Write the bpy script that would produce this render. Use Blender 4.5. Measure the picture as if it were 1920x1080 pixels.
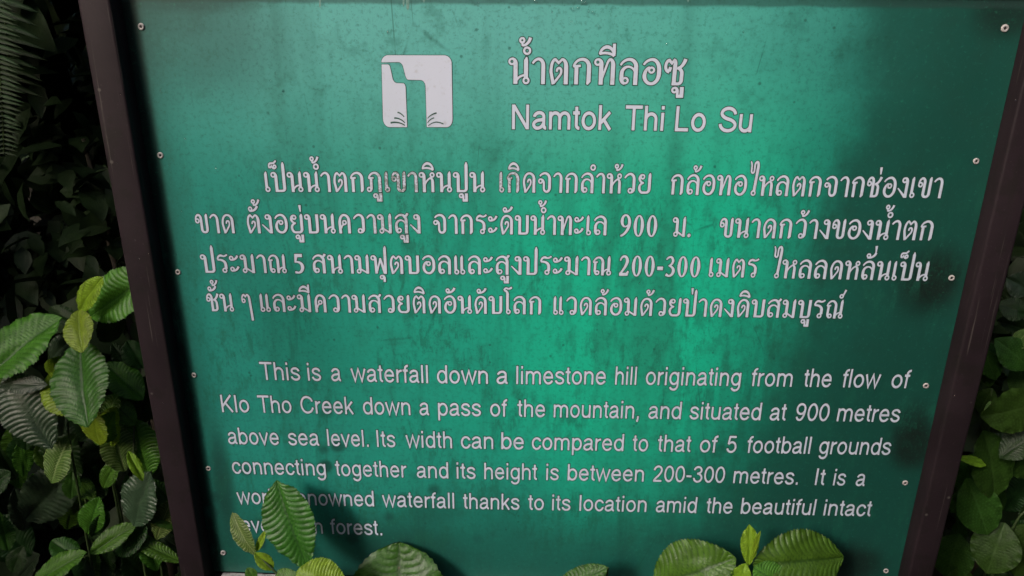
import bpy, bmesh, math, random
from mathutils import Vector, Matrix, Euler, noise
R_ = math.radians
rnd = random.Random(7)
scene = bpy.context.scene
for o in list(bpy.data.objects): bpy.data.objects.remove(o)
COL = scene.collection

# ------------------------------------------------------------------ camera
# board coordinates: u right, v down from the top screw row, w into the forest; world = (u-.55, w, ZT-v)
ZT = 1.52
RM = ((0.9992724, -0.0063913, 0.0376005), (0.0196126, 0.9316344, -0.3628672), (-0.0327107, 0.3633407, 0.9310819))
CB = (0.52265575, -0.06480586, -1.07315036)
def W(u, v, w=0.0): return Vector((u-.55, w, ZT-v))
def D(a): return Vector((a[0], a[2], -a[1]))
cam_data = bpy.data.cameras.new('camera'); cam = bpy.data.objects.new('camera', cam_data); COL.objects.link(cam)
cx, cy, cz = D(RM[0]), -D(RM[1]), -D(RM[2])
cam.matrix_world = Matrix(((cx.x, cy.x, cz.x, 0), (cx.y, cy.y, cz.y, 0), (cx.z, cy.z, cz.z, 0), (0, 0, 0, 1)))
cam.location = W(*CB)
CAM = W(*CB)
cam_data.sensor_width = 36; cam_data.lens = 1500/1920*36
cam_data.clip_start = .02; cam_data.clip_end = 400
cam_data.dof.use_dof = True; cam_data.dof.focus_distance = 1.14; cam_data.dof.aperture_fstop = 14
scene.camera = cam
def ray(px, py): return D(RM[0])*((px-960)/1500) + D(RM[1])*((py-540)/1500) + D(RM[2])
def at(px, py, Y=0.0):
    d = ray(px, py); return CAM + d*((Y-CAM.y)/d.y)
def uv(px, py):
    p = at(px, py); return (p.x+.55, ZT-p.z)

# ------------------------------------------------------------------ light
SUN_EL, SUN_AZ = 33, 220      # azimuth clockwise from +Y (north): the light comes from behind and left of the photographer
world = bpy.data.worlds.new('World'); scene.world = world; world.use_nodes = True
wn = world.node_tree.nodes; wl = world.node_tree.links
bg = wn['Background']; bg.inputs['Strength'].default_value = 0.15
sky = wn.new('ShaderNodeTexSky'); sky.sky_type = 'NISHITA'; sky.sun_disc = False
sky.sun_elevation = R_(SUN_EL); sky.sun_rotation = R_(SUN_AZ); sky.air_density = 1.0; sky.dust_density = 6.0; sky.ozone_density = .6
wl.new(sky.outputs[0], bg.inputs[0])
sd = bpy.data.lights.new('sun', 'SUN'); sd.energy = 1.5; sd.angle = R_(12); sd.color = (1, .975, .94)
sun = bpy.data.objects.new('sun', sd); COL.objects.link(sun)
sdir = Vector((math.sin(R_(SUN_AZ))*math.cos(R_(SUN_EL)), math.cos(R_(SUN_AZ))*math.cos(R_(SUN_EL)), math.sin(R_(SUN_EL))))
sun.rotation_euler = sdir.to_track_quat('Z', 'Y').to_euler()
scene.view_settings.view_transform = 'Standard'; scene.view_settings.look = 'None'
scene.view_settings.exposure = 0.45; scene.view_settings.gamma = 1; scene.view_settings.use_curve_mapping = False

# ------------------------------------------------------------------ helpers
def new_obj(name, mesh, parent=None, mats=None):
    o = bpy.data.objects.new(name, mesh); COL.objects.link(o)
    if parent: o.parent = parent
    return o
def tag(o, label=None, cat=None, group=None, kind=None):
    if label: o['label'] = label
    if cat: o['category'] = cat
    if group: o['group'] = group
    if kind: o['kind'] = kind
    return o
def empty(name, loc=(0, 0, 0)):
    o = bpy.data.objects.new(name, None); o.empty_display_size = .05; o.location = loc; COL.objects.link(o); return o
def mesh_from(name, verts, faces, mat, smooth=False):
    me = bpy.data.meshes.new(name); me.from_pydata(verts, [], faces)
    if mat: me.materials.append(mat)
    if smooth:
        me.polygons.foreach_set('use_smooth', [True]*len(me.polygons))
    me.update(); return me
def box_mesh(name, lo, hi, mat, bev=.002, seg=3, rough=0):
    bm = bmesh.new(); bmesh.ops.create_cube(bm, size=1)
    for v in bm.verts:
        v.co = Vector([(lo[i]+hi[i])/2 + v.co[i]*(hi[i]-lo[i]) for i in range(3)])
    if bev: bmesh.ops.bevel(bm, geom=bm.edges[:], offset=bev, segments=seg, affect='EDGES', profile=.5)
    me = bpy.data.meshes.new(name); bm.to_mesh(me); bm.free(); me.materials.append(mat)
    me.polygons.foreach_set('use_smooth', [True]*len(me.polygons))
    me.set_sharp_from_angle(angle=R_(50)); return me
def tube_geo(pts, rads, n=8, verts=None, faces=None):
    verts = [] if verts is None else verts; faces = [] if faces is None else faces
    b0 = len(verts); N = len(pts)
    up = Vector((0.13, .31, .94))
    for i, p in enumerate(pts):
        t = (pts[min(i+1, N-1)]-pts[max(i-1, 0)]).normalized()
        a = t.cross(up)
        if a.length < .05: a = t.cross(Vector((1, 0, 0)))
        a.normalize(); b = t.cross(a)
        for k in range(n):
            c = 2*math.pi*k/n
            verts.append(p + (a*math.cos(c)+b*math.sin(c))*rads[i])
    for i in range(N-1):
        for k in range(n):
            faces.append((b0+i*n+k, b0+i*n+(k+1) % n, b0+(i+1)*n+(k+1) % n, b0+(i+1)*n+k))
    faces.append(tuple(b0+k for k in range(n))[::-1]); faces.append(tuple(b0+(N-1)*n+k for k in range(n)))
    return verts, faces

# ------------------------------------------------------------------ node helper
class NT:
    def __init__(s, name):
        s.m = bpy.data.materials.new(name); s.m.use_nodes = True
        s.t = s.m.node_tree; s.n = s.t.nodes; s.l = s.t.links; s.b = s.n['Principled BSDF']; s.out = s.n['Material Output']
    def _in(s, sock, v):
        if v is None: return
        if hasattr(v, 'is_output'): s.l.new(v, sock)
        elif isinstance(v, (tuple, list)) and len(v) == 3 and sock.type == 'RGBA': sock.default_value = (*v, 1)
        else: sock.default_value = v
    def math(s, op, a, b=None, c=None, clamp=False):
        n = s.n.new('ShaderNodeMath'); n.operation = op; n.use_clamp = clamp
        for i, v in enumerate((a, b, c)): s._in(n.inputs[i], v)
        return n.outputs[0]
    def vmath(s, op, a, b=None):
        n = s.n.new('ShaderNodeVectorMath'); n.operation = op; s._in(n.inputs[0], a); s._in(n.inputs[1], b)
        return n.outputs[0]
    def mix(s, f, a, b, blend='MIX'):
        n = s.n.new('ShaderNodeMix'); n.data_type = 'RGBA'; n.blend_type = blend
        s._in(n.inputs[0], f); s._in(n.inputs[6], a); s._in(n.inputs[7], b); return n.outputs[2]
    def noise(s, vec, scale, detail=4, rough=.5, dist=0):
        n = s.n.new('ShaderNodeTexNoise'); s._in(n.inputs['Vector'], vec); n.inputs['Scale'].default_value = scale
        n.inputs['Detail'].default_value = detail; n.inputs['Roughness'].default_value = rough; n.inputs['Distortion'].default_value = dist
        return n.outputs[0]
    def voro(s, vec, scale, rnd_=1.0):
        n = s.n.new('ShaderNodeTexVoronoi'); s._in(n.inputs['Vector'], vec); n.inputs['Scale'].default_value = scale
        n.inputs['Randomness'].default_value = rnd_; return n
    def ramp(s, f, a, b):      # smoothstep a..b -> 0..1
        n = s.n.new('ShaderNodeMapRange'); n.interpolation_type = 'SMOOTHSTEP'; s._in(n.inputs[0], f)
        s._in(n.inputs[1], a); s._in(n.inputs[2], b); return n.outputs[0]
    def obj(s):
        n = s.n.new('ShaderNodeTexCoord'); return n.outputs['Object']
    def sep(s, v):
        n = s.n.new('ShaderNodeSeparateXYZ'); s.l.new(v, n.inputs[0]); return n.outputs
    def comb(s, x, y, z=0.0):
        n = s.n.new('ShaderNodeCombineXYZ'); s._in(n.inputs[0], x); s._in(n.inputs[1], y); s._in(n.inputs[2], z); return n.outputs[0]
    def bump(s, h, strength=.3, dist=.001):
        n = s.n.new('ShaderNodeBump'); n.inputs['Strength'].default_value = strength; n.inputs['Distance'].default_value = dist
        s._in(n.inputs['Height'], h); s.l.new(n.outputs[0], s.b.inputs['Normal'])
    def set(s, **k):
        for a, v in k.items(): s._in(s.b.inputs[a.replace('_', ' ')], v)
        return s

# ------------------------------------------------------------------ materials of the sign
def mat_board():
    s = NT('weathered_green_sheet'); co = s.obj(); X, Y, Z = s.sep(co)
    u = X; v = s.math('MULTIPLY', Z, -1.0)      # object origin lies on the top left screw
    low = s.noise(co, 4.5, 5, .6)
    med = s.noise(co, 22, 6, .7)
    fine = s.noise(co, 160, 4, .8)
    streak = s.noise(s.vmath('MULTIPLY', co, (26, 1, 2.6)), 1, 5, .65, .3)
    streak2 = s.noise(s.vmath('MULTIPLY', co, (8, 1, .8)), 1, 4, .6)
    def el(cu, cv, ru, rv, wob=.5, soft=(1.25, .2)):
        du = s.math('DIVIDE', s.math('SUBTRACT', u, cu), ru); dv = s.math('DIVIDE', s.math('SUBTRACT', v, cv), rv)
        d = s.math('SQRT', s.math('ADD', s.math('MULTIPLY', du, du), s.math('MULTIPLY', dv, dv)))
        d = s.math('ADD', d, s.math('MULTIPLY', s.math('SUBTRACT', low, .5), wob))
        d = s.math('ADD', d, s.math('MULTIPLY', s.math('SUBTRACT', med, .5), wob*.35))
        return s.ramp(d, soft[0], soft[1])
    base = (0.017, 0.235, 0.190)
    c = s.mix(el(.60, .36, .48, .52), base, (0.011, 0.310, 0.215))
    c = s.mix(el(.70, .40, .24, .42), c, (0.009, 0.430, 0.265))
    # pale sky reflection haze painted into the colour near the top
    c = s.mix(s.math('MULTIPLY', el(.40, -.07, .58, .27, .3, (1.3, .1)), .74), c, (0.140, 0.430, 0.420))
    # darker grimy columns and mottling
    g = s.ramp(streak2, .52, .74)
    c = s.mix(s.math('MULTIPLY', g, .5), c, (0.016, 0.105, 0.078))
    g = s.math('MULTIPLY', s.ramp(streak, .50, .72), s.ramp(v, .05, .30))
    c = s.mix(s.math('MULTIPLY', g, .5), c, (0.010, 0.090, 0.062))
    g = s.math('MULTIPLY', s.ramp(med, .50, .66), s.ramp(low, .36, .62))
    c = s.mix(s.math('MULTIPLY', g, .42), c, (0.010, 0.100, 0.068))
    # darker right hand side with a ragged slanted border
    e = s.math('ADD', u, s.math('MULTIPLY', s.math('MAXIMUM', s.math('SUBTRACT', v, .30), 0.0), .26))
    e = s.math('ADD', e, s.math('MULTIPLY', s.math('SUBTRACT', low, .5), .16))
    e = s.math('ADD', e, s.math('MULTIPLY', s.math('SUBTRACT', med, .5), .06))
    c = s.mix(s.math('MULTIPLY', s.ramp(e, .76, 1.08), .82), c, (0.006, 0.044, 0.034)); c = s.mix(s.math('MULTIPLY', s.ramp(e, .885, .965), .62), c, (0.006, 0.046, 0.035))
    # bottom edge
    e = s.math('ADD', v, s.math('MULTIPLY', s.math('SUBTRACT', low, .5), .18))
    c = s.mix(s.math('MULTIPLY', s.ramp(e, .62, .86), .78), c, (0.008, 0.062, 0.048))
    # left edge: soft shadow of the post painted into the sheet colour
    e = s.math('ADD', u, s.math('MULTIPLY', s.math('SUBTRACT', low, .5), .05))
    c = s.mix(s.math('MULTIPLY', s.ramp(e, .055, -.03), .70), c, (0.006, 0.030, 0.024))
    e = s.math('ADD', u, s.math('MULTIPLY', s.math('SUBTRACT', med, .5), .012))
    c = s.mix(s.math('MULTIPLY', s.ramp(e, .004, -.014), .92), c, (0.003, 0.006, 0.006))
    # black mould round some screws, dark patches elsewhere
    for cu, cv, ru, rv, a in ((1.075, .335, .055, .06, .93), (1.10, .60, .04, .05, .92), (1.09, .56, .03, .04, .5), (1.10, -.03, .05, .045, .7), (.31, .84, .12, .09, .45),
                              (.06, .0, .16, .12, .5), (.08, -.035, .11, .02, .45), (1.04, .83, .07, .05, .85), (.06, -.01, .05, .03, .2), (.755, .835, .022, .02, .6), (.02, .70, .02, .12, .6), (.36, .745, .05, .03, .3)):
        c = s.mix(s.math('MULTIPLY', el(cu, cv, ru, rv, .9, (1.2, .3)), a), c, (0.006, 0.012, 0.010))
    # dark line right under the top rail
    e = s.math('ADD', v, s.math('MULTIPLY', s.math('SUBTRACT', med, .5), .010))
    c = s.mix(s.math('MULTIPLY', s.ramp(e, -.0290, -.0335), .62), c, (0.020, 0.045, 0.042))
    med2 = s.noise(s.vmath('MULTIPLY', co, (1, 1, .35)), 62, 8, .74); big = s.noise(co, 10, 3, .5)
    g = s.math('MULTIPLY', s.math('MULTIPLY', s.ramp(med2, .47, .60), s.ramp(big, .42, .60)), s.ramp(v, .08, .25))
    c = s.mix(s.math('MULTIPLY', g, .55), c, (0.010, 0.092, 0.062))
    vo = s.voro(s.vmath('ADD', co, (.11, 0, .37)), 21); z = s.math('MULTIPLY', s.ramp(v, .50, .66), s.ramp(u, .58, .25))
    m = s.math('MULTIPLY', s.math('MULTIPLY', s.ramp(s.math('ADD', vo.outputs['Distance'], s.math('MULTIPLY', s.math('SUBTRACT', med, .5), .3)), .34, .14), s.math('GREATER_THAN', s.sep(vo.outputs['Color'])[2], .45)), z)
    c = s.mix(s.math('MULTIPLY', m, .85), c, (0.007, 0.050, 0.042))
    # small specks
    for sc, th, a in ((46, .13, .6), (120, .12, .35)):
        vo = s.voro(s.vmath('ADD', co, (.3, 0, .7)), sc); sel = s.sep(vo.outputs['Color'])[0]
        m = s.math('MULTIPLY', s.ramp(vo.outputs['Distance'], th, th*.4), s.math('GREATER_THAN', sel, .62))
        c = s.mix(s.math('MULTIPLY', m, a), c, (0.006, 0.060, 0.042))
    c = s.mix(s.math('MULTIPLY', s.ramp(fine, .48, .70), .45), c, (0.006, 0.070, 0.045))
    c = s.mix(s.math('MULTIPLY', s.ramp(fine, .46, .24), .20), c, (0.05, 0.42, 0.26))
    # hairline scratches
    w = s.n.new('ShaderNodeTexVoronoi'); w.feature = 'DISTANCE_TO_EDGE'; s.l.new(s.vmath('MULTIPLY', co, (9, 1, 2.2)), w.inputs['Vector']); w.inputs['Scale'].default_value = 1
    m = s.math('MULTIPLY', s.ramp(w.outputs['Distance'], .006, .0), s.ramp(low, .55, .62))
    c = s.mix(s.math('MULTIPLY', m, .55), c, (0.005, 0.06, 0.04))
    s.set(Base_Color=c, Roughness=s.math('ADD', .34, s.math('MULTIPLY', med, .22)))
    s.b.inputs['Specular IOR Level'].default_value = .45
    s.bump(s.math('ADD', s.math('MULTIPLY', low, .8), s.math('MULTIPLY', fine, .05)), .35, .002)
    return s.m
def mat_letters():
    s = NT('white_vinyl_lettering'); co = s.obj()
    low = s.noise(co, 5, 4, .6); med = s.noise(co, 60, 5, .7); fine = s.noise(co, 420, 3, .7)
    c = s.mix(s.ramp(low, .35, .7), (.525, .560, .680), (.50, .545, .650))
    c = s.mix(s.math('MULTIPLY', s.ramp(med, .56, .74), .45), c, (.30, .29, .30))
    c = s.mix(s.math('MULTIPLY', s.ramp(fine, .60, .75), .35), c, (.30, .28, .29))
    # worn, brownish letters around the middle of the first lines
    X, Y, Z = s.sep(co)
    def blob(cu, cv, r):
        a = s.math('SUBTRACT', X, cu); b = s.math('ADD', Z, cv)
        d = s.math('SQRT', s.math('ADD', s.math('MULTIPLY', a, a), s.math('MULTIPLY', b, b)))
        return s.ramp(d, r, r*.35)
    m = s.math('MAXIMUM', s.math('MAXIMUM', blob(.325, .205, .045), blob(.478, .195, .024)), s.math('MULTIPLY', blob(.32, .265, .05), .5))
    m = s.math('MULTIPLY', m, s.ramp(s.noise(co, 190, 4, .8), .43, .56))
    c = s.mix(s.math('MULTIPLY', m, .8), c, (.13, .15, .12))
    s.set(Base_Color=c, Roughness=.45); s.b.inputs['Specular IOR Level'].default_value = .4
    s.bump(fine, .15, .0003)
    return s.m
def mat_simple(name, col, rough=.6, nscale=60, var=.35, spec=.5, bump=.15, metal=0, dark=(.01, .01, .01)):
    s = NT(name); co = s.obj(); n1 = s.noise(co, nscale, 5, .65); n2 = s.noise(co, nscale*.14, 4, .6)
    c = s.mix(s.math('MULTIPLY', s.ramp(n1, .42, .72), var), col, dark)
    c = s.mix(s.math('MULTIPLY', s.ramp(n2, .45, .70), var*.8), c, tuple(x*.55 for x in col))
    s.set(Base_Color=c, Roughness=s.math('ADD', rough-.1, s.math('MULTIPLY', n1, .2)), Metallic=metal)
    s.b.inputs['Specular IOR Level'].default_value = spec; s.bump(n1, bump, .001); return s.m
def mat_post():
    s = NT('brown_painted_steel'); co = s.obj()
    st = s.noise(s.vmath('MULTIPLY', co, (60, 60, 4)), 1, 5, .7); n = s.noise(co, 9, 4, .6); f = s.noise(co, 300, 3, .7)
    c = s.mix(s.ramp(n, .35, .7), (.0215, .0145, .0180), (.0155, .0105, .0130))
    c = s.mix(s.math('MULTIPLY', s.ramp(st, .52, .75), .5), c, (.016, .014, .013))
    sc = s.noise(s.vmath('MULTIPLY', co, (240, 240, 5)), 1, 3, .6)
    c = s.mix(s.math('MULTIPLY', s.math('MULTIPLY', s.ramp(sc, .63, .72), s.ramp(n, .40, .55)), .7), c, (.075, .066, .060))
    gr = s.noise(co, 24, 6, .7); c = s.mix(s.math('MULTIPLY', s.ramp(gr, .52, .64), .45), c, (.0120, .0108, .0095))
    vo = s.voro(co, 38); m = s.math('MULTIPLY', s.ramp(vo.outputs['Distance'], .12, .05), s.math('GREATER_THAN', s.sep(vo.outputs['Color'])[0], .8))
    c = s.mix(s.math('MULTIPLY', m, .6), c, (.11, .10, .09))
    c = s.mix(s.math('MULTIPLY', s.ramp(f, .62, .8), .4), c, (.08, .07, .07))
    s.set(Base_Color=c, Roughness=s.math('ADD', .42, s.math('MULTIPLY', st, .2))); s.b.inputs['Specular IOR Level'].default_value = .13; s.bump(s.math('ADD', st, s.math('MULTIPLY', f, .3)), .12, .001)
    return s.m
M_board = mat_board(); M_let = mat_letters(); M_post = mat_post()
M_edge = mat_simple('halo_round_letters', (.014, .062, .048), .7, 80, .4)  # dark sharpening halo, added as an outline under letters and pictogram
M_rivet = mat_simple('dull_aluminium', (.40, .37, .37), .45, 300, .4, .5, .2)
M_hole = mat_simple('dark_rivet_hole', (.012, .010, .010), .9, 100, .2)
M_back = mat_simple('grey_sheet_back', (.06, .065, .06), .7, 30, .3)
M_pale = mat_simple('scuffed_pale_steel', (.42, .40, .40), .5, 90, .6)

# ------------------------------------------------------------------ stroke lettering
THAI = {
 'น': (8.8, "w.8 O1.5,8.4,1 M1.5,9.45 w.8 w1.6 Q2.9,9.45 2.9,7.8 L2.9,0 M3.2,.9 w.85 Q3.8,3.3 6.5,3.3 M7.2,10.1 w.5 w1.6 L6.95,8.8 L6.95,2.5 w.8 O7,1.3,1"),
 'บ': (8.7, "w.8 O1.5,8.4,1 M1.5,9.45 w.8 w1.6 Q2.9,9.45 2.9,7.8 L2.9,.4 M7.1,9.8 w1.6 L7.1,1.8 w1.1 Q7.1,.55 5.8,.55 L2.1,.55"),
 'ป': (8.7, "w.8 O1.5,8.4,1 M1.5,9.45 w.8 w1.6 Q2.9,9.45 2.9,7.8 L2.9,.4 M7.1,14.6 w.5 w1.6 L7.1,13.2 L7.1,1.8 w1.1 Q7.1,.55 5.8,.55 L2.1,.55"),
 'ฟ': (9.6, "w.8 O1.5,8.4,1 M1.5,9.45 w.8 w1.5 Q2.8,9.45 2.8,7.8 L3.1,.1 M3.3,.6 w.9 L5.5,8.2 M5.3,8.3 w1.1 w1.5 L7.7,.3 M8,0 w1.5 L8.1,13.4 w.5 L8.2,14.6"),
 'ก': (8.9, "M2.3,0 w1.5 w1.5 L2.3,6.6 M1.2,6.6 w.8 w1.1 Q1.6,9.4 4.5,9.4 w1.6 Q7.1,9.4 7.1,6.6 L7.1,1.2 w.7 L6.5,0 M1.1,6.75 w.9 L3.9,7.0"),
 'ภ': (9.4, "M1.9,6.6 w.8 w1.1 Q2.2,9.4 5,9.4 w1.6 Q7.6,9.4 7.6,6.6 L7.6,0 M1.8,6.75 w.9 L4.5,7.0 M3.1,6.6 w1.4 L3.1,2.2 w.9 Q3.1,.6 2.2,.5 w.8 O1.9,1.3,.95"),
 'ด': (8.9, "M2.6,0 w1.3 w1.2 L1.6,4.6 w1.0 Q1.4,9.4 4.5,9.4 w1.6 Q7.2,9.4 7.2,6.6 L7.2,0 M3,.7 w.9 L5.2,3.9 w.95 Q6.1,6.2 4.7,6.4 w.8 Q3.5,6.4 3.8,4.9"),
 'ต': (9.1, "M2.6,0 w1.3 w1.2 L1.6,4.6 w1.0 Q1.4,9.1 3.2,9.3 w.9 L4.5,8.0 L5.8,9.3 w1.6 Q7.4,9.3 7.4,6.6 L7.4,0 M3,.7 w.9 L5.3,3.7 w.95 Q6.2,5.9 4.8,6.1 w.8 Q3.6,6.1 3.9,4.7"),
 'ค': (8.9, "M2.3,0 w1.5 L2.1,5.2 w1.1 Q2,9.4 4.6,9.4 w1.6 Q7.2,9.4 7.2,6.6 L7.2,0 w.8 O4.7,5.6,.95 M2.9,2.6 w.8 Q3.1,4.5 4.4,4.6"),
 'ข': (8.5, "w.8 O1.7,6.4,.95 M.8,6.9 w.8 w1.1 Q.9,9.4 2.5,9.4 w1.5 Q3.9,9.4 3.9,7.4 L3.9,1.9 w1.1 Q3.9,.55 5.4,.55 w1.5 Q7,.55 7,2 L7,9 w.6 L7.2,10"),
 'ช': (8.6, "w.8 O1.6,6.6,.95 M.7,7.1 w.8 w1.1 Q.9,9.5 2.4,9.4 w1.5 Q3.7,9.4 3.7,7.4 L3.7,.5 M2.9,.55 w1.1 L5.2,.55 w1.4 Q6.6,.55 6.6,1.9 L6.6,4.6 w1 Q6.6,6.2 4.6,6.5 M5.2,6.5 w1.0 w1.4 Q7,6.9 7.7,9.8"),
 'ซ': (9.4, "M2.5,5.0 w1.2 w1.1 Q.9,5.1 1.0,7 Q1.0,9.2 2.3,9.3 w.9 L3.3,8.2 L4.2,9.4 w1.5 Q5.0,9.2 4.6,7.4 L4.5,.5 M3.7,.55 w1.1 L6,.55 w1.4 Q7.3,.55 7.3,1.9 L7.3,4.6 w1 Q7.3,6.2 5.4,6.5 M2.4,5.1 w1.2 L2.9,6.8 M6,6.5 w1.0 w1.4 Q7.8,6.9 8.4,9.8"),
 'จ': (8.7, "M1.6,8.0 w.8 w1.1 Q2.4,9.5 4.4,9.5 w1.6 Q7.1,9.5 7.1,6.6 L7.1,2.4 w1.1 Q7.1,.55 5.4,.55 w1.2 Q3.9,.55 3.9,2.4 L3.9,4.8 w.8 Q3.9,6.5 2.2,6.6 w.8 O2,5.7,.95"),
 'ล': (8.8, "M1.2,7.3 w.8 w1.1 Q2,9.5 4.4,9.5 w1.6 Q7.1,9.5 7.1,6.8 L7.1,0 M6.7,5.0 w.8 Q6,6.8 4.2,6.8 w1.5 Q1.7,6.8 1.7,4.2 L1.7,2.2 w.9 Q1.7,.6 3,.5 w.8 O3.2,1.6,1"),
 'ส': (9.0, "M1.2,7.3 w.8 w1.1 Q2,9.5 4.4,9.5 w1.6 Q7.1,9.5 7.1,6.8 L7.1,0 M6.7,5.0 w.8 Q6,6.8 4.2,6.8 w1.5 Q1.7,6.8 1.7,4.2 L1.7,2.2 w.9 Q1.7,.6 3,.5 w.8 O3.2,1.6,1 M5.6,8.4 w1.0 w1.3 Q7.6,8.6 8.0,10.3"),
 'ว': (7.7, "M1,7.4 w.8 w1.1 Q2,9.5 3.9,9.5 w1.6 Q6.2,9.5 6.2,6.8 L6.2,2.2 w.9 Q6.2,.6 4.6,.5 w.8 O4.3,1.4,1"),
 'ร': (7.2, "M1.1,7.1 w.9 w1.2 Q1.2,9.4 3.2,9.3 w.9 L4.6,8.9 w.9 Q5.9,8.9 6.6,9.9 M1,7.0 w.9 w1.6 Q5.4,7.6 5.3,4.4 L5.3,2.2 w.8 O4.4,1.4,1"),
 'ม': (8.8, "w.8 O1.5,8.4,1 M1.5,9.45 w.8 w1.6 Q2.9,9.45 2.9,7.8 L2.9,2.4 w.8 O2.3,1.3,.95 M3.2,2.5 w.9 L6.9,.3 M7.2,10.1 w.5 w1.6 L7,8.8 L7,0"),
 'ห': (9.2, "w.8 O1.5,8.4,1 M1.5,9.45 w.8 w1.6 Q2.9,9.45 2.9,7.8 L2.9,0 M3.2,3 w.85 Q3.4,5.8 6.5,7.1 w.8 O7.2,8.4,.95 M6.2,6.8 w.9 w1.5 Q7.4,6.8 7.4,5 L7.4,0"),
 'ท': (9.1, "w.8 O1.5,8.4,1 M1.5,9.45 w.8 w1.6 Q2.9,9.45 2.9,7.8 L2.9,0 M3.2,2 w.85 L5,7.4 w1.0 Q5.5,9.4 6.2,9.4 w1.6 Q7.4,9.4 7.4,7.3 L7.4,0"),
 'ณ': (10.8, "M1.0,6.6 w.8 w1.0 Q1.4,9.4 3.7,9.4 w1.5 Q6,9.4 6,6.6 L6,0 M1,6.75 w.85 L3.2,7.0 M1.9,6.6 w1.3 L1.8,2.4 w.9 Q1.9,.55 3,.5 w.8 O3.1,1.4,.9 M6.2,.9 w.8 Q6.6,3.1 8.8,3.2 M9.4,10.1 w.5 w1.5 L9.25,8.8 L9.2,2.4 w.8 O9.3,1.3,.95"),
 'ง': (6.6, "w.8 O3.5,8.4,1 M3.6,9.45 w.8 w1.6 Q5.1,9.45 5.1,7.8 L5.1,0 M.4,4.6 w.6 w1.3 L4.7,.5"),
 'ย': (8.7, "w.8 O3.2,8.2,.95 M3,9.2 w.8 w1.3 Q1.3,9.1 1.5,7.2 w.8 Q1.7,5.3 4,5.2 M3.7,5.2 w.8 w1.4 Q1.6,5 1.6,3 w1.1 Q1.6,.55 3.4,.55 L5.4,.55 w1.6 Q7.1,.55 7.1,2.2 L7.1,9 w.6 L7.3,10"),
 'อ': (8.6, "M1.2,7.5 w.8 w1.1 Q2,9.5 4.4,9.5 w1.6 Q7.2,9.5 7.2,5.6 L7.2,4.2 w1.1 Q7.2,.5 4.4,.5 w1.5 Q1.7,.5 1.7,3.4 w.8 Q1.7,6.3 3.6,6.6 w.8 O4.3,5.6,.95"),
 'า': (6.2, "M.7,7.7 w.8 w1.1 Q1.5,9.4 3,9.4 w1.5 Q4.8,9.4 4.8,7 L4.8,0"),
 'เ': (4.2, "M1.9,10 w.5 w1.5 L1.7,8.8 L1.7,2.2 w.8 O2.2,1.3,1"),
 'แ': (7.5, "M1.9,10 w.5 w1.5 L1.7,8.8 L1.7,2.2 w.8 O2.2,1.3,1 M5.2,10 w.5 w1.5 L5.0,8.8 L5.0,2.2 w.8 O5.5,1.3,1"),
 'โ': (4.7, "w.8 O2.7,1.3,1 M2.2,2.2 w1.5 L2.2,11 w1 Q2.2,12.8 .2,13 M.2,13 w.9 Q.9,14.8 2,14 w1.1 Q3.2,13.2 4.6,14.6"),
 'ไ': (5.6, "M.2,16.4 w.7 w.9 Q1.2,15.6 1.0,13.4 L1.0,12 Q1.0,10.9 1.9,10.9 Q2.7,10.9 2.6,12.6 L2.6,14.6 w1.1 Q2.7,16.2 3.8,16.2 w1.5 Q4.8,16 4.5,13.5 L3.6,2.2 w.8 O3.3,1.3,1"),
 'ะ': (6.2, "w.8 O1.6,7.9,.9 M1.0,7.0 w.9 w1.2 Q4.2,6.4 5.1,9.3 w.8 O1.6,2.1,.9 M1.0,1.2 w.9 w1.2 Q4.2,.6 5.1,3.5"),
 'ๆ': (7.8, "w.8 O2.1,6.0,.9 M1.2,6.2 w.8 w1 Q1,9.3 2.6,9.3 w.9 L3.5,8.3 L4.4,9.3 w1.5 Q5.8,9.3 5.8,7 L6.5,-5"),
 '9': (7.4, "M3.2,4.6 w.8 w1.7 Q1.4,4.6 1.4,7.4 w.8 Q1.4,10.4 3.4,10.4 w1.8 Q5.6,10.4 5.6,6.6 w1.0 Q5.6,1.2 .9,-.2 M3.2,4.6 w.8 Q4.6,4.6 5.2,6"),
 '0': (7.4, "M1.5,5.1 w1.9 w.7 Q1.5,10.2 3.5,10.2 w1.9 Q5.5,10.2 5.5,5.1 w.7 Q5.5,0 3.5,0 w1.9 Q1.5,0 1.5,5.1"),
 '2': (7.4, "M1.2,7.8 w.8 w1.2 Q1.4,10.2 3.4,10.1 w1.8 Q5.2,10 5.2,7.6 w1 Q5.2,5 1.0,.6 M.8,.7 w1.6 L5.2,.7 w.9 L6.0,2.4"),
 '3': (7.0, "M1.1,8.6 w.8 w1.1 Q1.6,10.1 3.2,10.1 w1.5 Q4.8,10.1 4.8,8 w.8 Q4.8,6 2.4,5.4 M2.6,5.5 w.8 w1.8 Q5.4,5.2 5.4,2.9 w1 Q5.4,.2 2.8,.2 w1.6 L1.1,1.0"),
 '5': (6.2, "M5.2,9.4 w1.7 L2.0,9.4 w.8 L1.4,5.6 w1.0 M1.5,6 w.8 w1.8 Q5.0,6.6 5,3.3 w1 Q5,.3 2.6,.3 w1.3 L1.0,.6"),
 '-': (4.6, "M.6,4.1 w1.9 L3.9,4.1"),
 '.': (3.4, "w1.0 O1.4,.8,.45"),
}
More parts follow.
